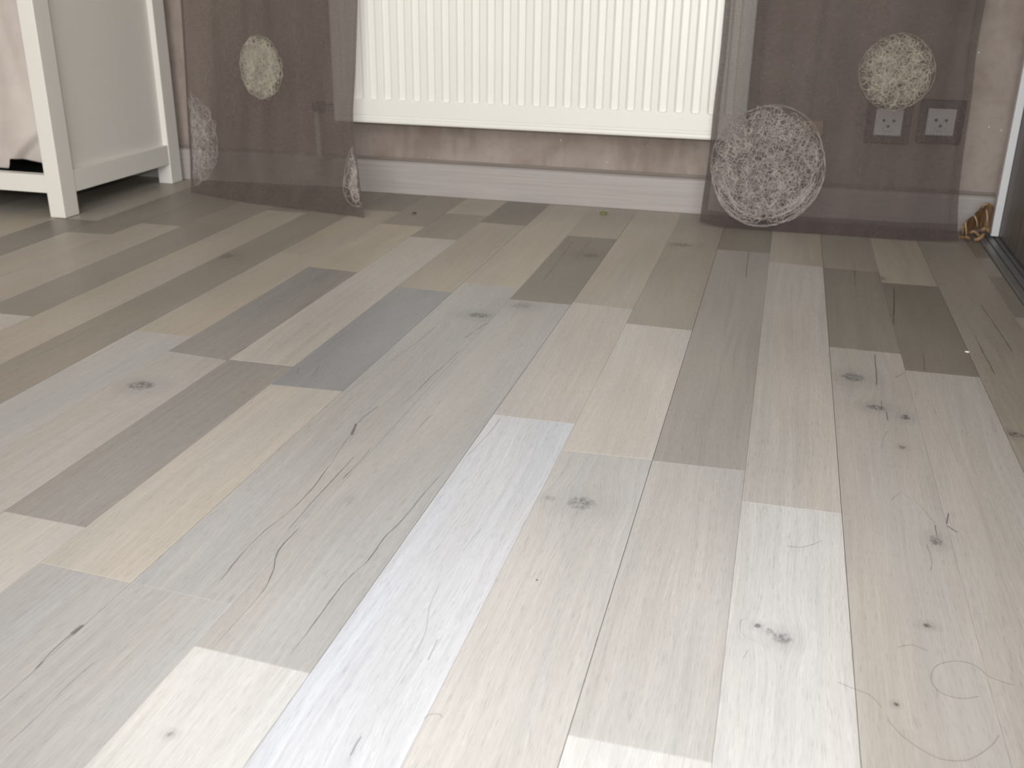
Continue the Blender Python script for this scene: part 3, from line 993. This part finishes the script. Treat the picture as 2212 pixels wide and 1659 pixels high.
emb(SR, crt, THREAD_PINK, 'large greyish embroidered circle at the lower left corner of the right curtain', 1657, 361, 124, 133, 2.080, 540, 0.055, 0.17, 0.00046, 7, umin=0.01, edge=2, arcs=60)

rail = box('curtain_rail', -1.75, 0.30, 2.078, 2.092, 2.396, 2.4498, PROFILE)
tag(rail, 'white ceiling rail that both sheer curtains hang from', 'curtain rail')

# ------------------------------------------------------------------ white cabinet on the left
CX, CYF, CYB = -1.500, 1.746, 2.185
CX0 = -2.28
CT = 0.88
cab = thing('cabinet', 'white painted cabinet with open front and framed side standing left of the curtain', 'cabinet', ((CX + CX0) / 2, (CYF + CYB) / 2, 0))
PW, PD = 0.036, 0.046
for (a, b) in ((CX - PW, CX), (CX0, CX0 + PW)):
    for (c, d) in ((CYF, CYF + PD), (CYB - PD, CYB)):
        box('leg', a, b, c, d, 0.0005, CT, WHITE_LACQ, cab, bevel=0.0018)
for (a, b, s) in ((CX - 0.024, CX - 0.0015, 1), (CX0 + 0.0015, CX0 + 0.024, -1)):
    box('side_rail', a, b, CYF + PD, CYB - PD, 0.047, 0.092, WHITE_LACQ, cab, bevel=0.0012)
    box('side_rail', a, b, CYF + PD, CYB - PD, CT - 0.06, CT, WHITE_LACQ, cab, bevel=0.0012)
    m_ = (a + b) / 2
    box('side_panel', m_ - 0.005 - (0.004 if s > 0 else -0.004), m_ + 0.003 - (0.004 if s > 0 else -0.004), CYF + PD, CYB - PD, 0.092, CT - 0.06, WHITE_LACQ, cab)
box('front_rail', CX0 + PW, CX - PW, CYF + 0.002, CYF + 0.024, 0.050, 0.0865, WHITE_LACQ, cab, bevel=0.0012)
box('front_rail', CX0 + PW, CX - PW, CYF + 0.002, CYF + 0.024, CT - 0.05, CT, WHITE_LACQ, cab, bevel=0.0012)
box('back_panel', CX0 + PW, CX - PW, CYB - 0.012, CYB - 0.006, 0.05, CT - 0.002, WHITE_LACQ, cab)
box('bottom_panel', CX0 + PW, CX - PW, CYF + 0.024, CYB - 0.014, 0.050, 0.060, DARK, cab)  # near-black: shade inside the white cabinet put into the panel's colour
box('cabinet_top', CX0 - 0.012, CX + 0.012, CYF - 0.015, CYB + 0.005, CT + 0.0003, CT + 0.022, WHITE_LACQ, cab, bevel=0.002)

# beige cloth bag in the open front
V, F = [], []
nx, nz = 180, 80
bx0, bx1 = CX0 + PW + 0.004, CX - PW - 0.002
for i in range(nz + 1):
    for j in range(nx + 1):
        fx = j / nx
        x = bx0 + (bx1 - bx0) * fx
        fz = i / nz
        d = bx1 - x
        zb = 0.0875
        if d < 0.118:
            zb += 0.021 * max(0.0, min(1.0, (0.116 - d) / 0.008)) * (0.30 + 0.70 * min(1.0, d / 0.105))
        z = zb + (0.80 - zb) * fz ** 1.25
        # pouch that leans forward to the foot, with a fold running up to the post
        y = CYF + 0.052 + 0.020 * min(1.0, (z - 0.09) / 0.35) - 0.016 * math.exp(-((z - 0.14) / 0.07) ** 2)
        line = (z - 0.100) - (0.105 - d) * 0.85               # above the line: the pouch; below: tucked-back corner
        k = max(0.0, min(1.0, (0.010 - line) / 0.022))
        if d < 0.12:
            y += 0.018 * k * k * (3 - 2 * k) * min(1.0, (0.12 - d) / 0.03)
        y += 0.004 * math.sin(x * 60 + z * 7) * min(1, (z - 0.09) / 0.1) + 0.006 * math.exp(-((d - 0.055 - 0.22 * (z - 0.18)) / 0.016) ** 2) * min(1.0, max(0.0, (z - 0.2) / 0.06))
        V.append((x, y, z))
for i in range(nz):
    for j in range(nx):
        a = i * (nx + 1) + j
        F.append((a, a + 1, a + nx + 2, a + nx + 1))
me = bpy.data.meshes.new('cloth_bag')
me.from_pydata(V, [], F)
me.polygons.foreach_set('use_smooth', [True] * len(F))
bag = link('cloth_bag', me, FABRIC)
sm = bag.modifiers.new('thickness', 'SOLIDIFY')
sm.thickness = 0.0014
sm.offset = 1.0
tag(bag, 'beige canvas bag hanging inside the open front of the white cabinet', 'bag')

# ------------------------------------------------------------------ brown bundle in the corner by the door
bun = thing('strip_bundle', 'crumpled brown bundle of folded strips on the floor between curtain and sliding door', 'bundle', (0.29, 2.13, 0))


def strip(name, path, wid, thick, seed):
    """folded band: path of (x, y, z), widened along a mostly vertical direction"""
    bm = bmesh.new()
    up, dn = [], []
    for (p, w) in zip(path, wid):
        p = Vector(p)
        up.append(bm.verts.new(p + Vector((0, 0, w))))
        dn.append(bm.verts.new(p))
    for i in range(len(path) - 1):
        bm.faces.new((dn[i], dn[i + 1], up[i + 1], up[i]))
    bmesh.ops.recalc_face_normals(bm, faces=bm.faces)
    r = bmesh.ops.solidify(bm, geom=bm.faces[:], thickness=thick)
    bmesh.ops.bevel(bm, geom=bm.edges[:], offset=thick * 0.22, segments=1, affect='EDGES')
    return link(name, bm_done(bm, name), BROWN, bun)


def bp(px, py, y=2.135):
    return ony(px, py, y)


# upright pleated band, taller towards the door
tops = [(2083, 479), (2090, 474), (2097, 468), (2103, 466), (2108, 458), (2115, 452), (2119, 443), (2128, 440), (2136, 443), (2147, 447)]
bots = [(2085, 508), (2093, 510), (2100, 505), (2106, 507), (2109, 500), (2118, 498), (2122, 494), (2130, 494), (2138, 498), (2147, 500)]
path, wid = [], []
for i, (a_, b_) in enumerate(zip(tops, bots)):
    yy = 2.140 + (0.010 if i % 2 else -0.006)
    A, B = ony(a_[0], a_[1], yy), ony(b_[0], b_[1], yy)
    path.append((min(A.x, 0.3235), yy, max(B.z, 0.003)))
    wid.append(A.z - max(B.z, 0.003))
for i in range(1, len(path)):
    if path[i][0] <= path[i - 1][0]:
        path[i] = (path[i - 1][0] + 0.0008, path[i][1], path[i][2])
strip('pleated_band', path, wid, 0.0022, 1)


def strap(name, pxs, y, w, th):
    P_ = [ony(x, z, y + dy) for x, z, dy in pxs]
    for p in P_:
        p.z = max(p.z, w * 0.6)
        p.x = min(p.x, 0.324)
    # flat ribbon: sweep a flattened ring
    bm = bmesh.new()
    rings = []
    for i, p in enumerate(P_):
        tt = (P_[min(i + 1, len(P_) - 1)] - P_[max(i - 1, 0)]).normalized()
        n1 = tt.cross(Vector((0, 1, 0))).normalized()
        n2 = tt.cross(n1)
        rings.append([bm.verts.new(p + n1 * (w * 0.5 * c) + n2 * (th * s)) for c, s in ((-1, -.5), (0, -1), (1, -.5), (1, .5), (0, 1), (-1, .5))])
    for a, b in zip(rings[:-1], rings[1:]):
        for i in range(6):
            bm.faces.new((a[i], a[(i + 1) % 6], b[(i + 1) % 6], b[i]))
    bm.faces.new(rings[0])
    bm.faces.new(rings[-1][::-1])
    o = link(name, bm_done(bm, name, True), BROWN, bun)
    ss = o.modifiers.new('smooth', 'SUBSURF')
    ss.levels = ss.render_levels = 1
    return o


strap('loose_strap', [(2072, 498, 0), (2078, 493, -.002), (2084, 484, 0), (2087, 478, .004)], 2.138, 0.0055, 0.0016)
strap('loose_strap', [(2066, 518, 0), (2080, 513, -.006), (2090, 512, -.012), (2096, 518, -.010), (2088, 523, -.006), (2078, 522, 0)], 2.132, 0.007, 0.0022)
strap('loose_strap', [(2101, 521, 0), (2109, 521, -.004), (2117, 516, -.006), (2124, 508, 0), (2127, 503, .006)], 2.122, 0.008, 0.0024)
strap('loose_strap', [(2094, 505, 0), (2102, 498, -.004), (2110, 503, -.008), (2117, 512, -.004)], 2.126, 0.007, 0.002)
strap('loose_strap', [(2116, 502, 0), (2124, 494, -.004), (2133, 494, 0), (2140, 504, .004)], 2.128, 0.009, 0.0022)
strap('loose_strap', [(2119, 452, 0), (2124, 443, -.004), (2132, 440, -.004), (2140, 443, 0), (2146, 450, .003)], 2.134, 0.006, 0.002)

# paler creased edges of the folds
BROWN_PALE = simple('brown_strip_pale', (0.47, 0.33, 0.19), 0.5, var=0.15, scale=120)
for a_, b_, c_ in (((2131, 453), (2133, 470), (2132, 489)), ((2105, 465), (2110, 477), (2111, 489)), ((2085, 479), (2087, 495), (2087, 508))):
    pth = [ony(*a_, 2.126), ony(*b_, 2.1245), ony(*c_, 2.126)]
    link('fold_edge', tube_mesh('fold_edge', [pth], 0.0016, 6), BROWN_PALE, bun)

# ------------------------------------------------------------------ small bits on the floor
def bit(name, px, py, sx, sy, sz, mat, label, cat, seed):
    c = onz(px, py)
    R = random.Random(seed)
    bm = bmesh.new()
    bmesh.ops.create_icosphere(bm, subdivisions=2, radius=1.0)
    for v in bm.verts:
        k = 1 + R.uniform(-0.2, 0.2)
        v.co = Vector((v.co.x * sx * k, v.co.y * sy * k, max(-0.55, v.co.z) * sz))
    me = bm_done(bm, name, True)
    o = link(name, me, mat)
    o.location = (c.x, c.y, 0.0003 + 0.55 * sz)
    return tag(o, label, cat)


bit('leaf_scrap', 1303, 462, 0.0085, 0.010, 0.0026, LEAF, 'tiny green leaf scrap on the floor below the baseboard', 'leaf', 1)
bit('crumb', 895, 461.5, 0.0045, 0.006, 0.002, CRUMB, 'dark brown crumb on the floor right of the left curtain', 'crumb', 2)
bit('crumb', 2089, 761, 0.0032, 0.003, 0.001, CHIP, 'tiny white chip on the planks near the sliding door', 'crumb', 3)
bit('crumb', 1159.5, 1254, 0.0008, 0.0009, 0.0005, CRUMB, 'tiny dark speck on the pale planks in the foreground', 'crumb', 4)


def hair(label, *px):
    P_ = [onz(a, b, 0.0006) for a, b in px]
    n = len(P_)
    out = []
    for i in range(n - 1):
        q = [P_[max(0, i - 1)], P_[i], P_[i + 1], P_[min(n - 1, i + 2)]]
        for s in range(8):
            f = s / 8
            out.append(0.5 * (2 * q[1] + (q[2] - q[0]) * f + (2 * q[0] - 5 * q[1] + 4 * q[2] - q[3]) * f * f + (3 * q[1] - q[0] - 3 * q[2] + q[3]) * f ** 3))
    out.append(P_[-1])
    o = link('stray_hair', tube_mesh('stray_hair', [out], 0.00009, 5), HAIR)
    return tag(o, label, 'hair', 'stray hairs on the planks')


hair('stray hair curled in an open loop on the foreground planks', (2115, 1504), (2080, 1509), (2040, 1500), (2018, 1482), (2012, 1460), (2025, 1437), (2065, 1428), (2105, 1437), (2140, 1463), (2190, 1480))
hair('long stray hair sweeping in a wide arc along the bottom right foreground', (1918, 1555), (1950, 1590), (2000, 1625), (2045, 1642), (2095, 1640), (2140, 1612), (2158, 1588))
hair('stray hair crossing the dark plank joint in the right foreground', (1811, 1474), (1845, 1488), (1880, 1502), (1905, 1528))
hair('short faint stray hair above the curled loop', (1940, 1398), (1968, 1393), (1990, 1400), (2004, 1406))
hair('faint stray hair on the pale plank above the big knot', (1700, 1180), (1730, 1182), (1755, 1176), (1775, 1168))
hair('short stray hair on the bluish white plank', (915, 1552), (930, 1543), (948, 1543), (957, 1550))
bpy.context.view_layer.update()
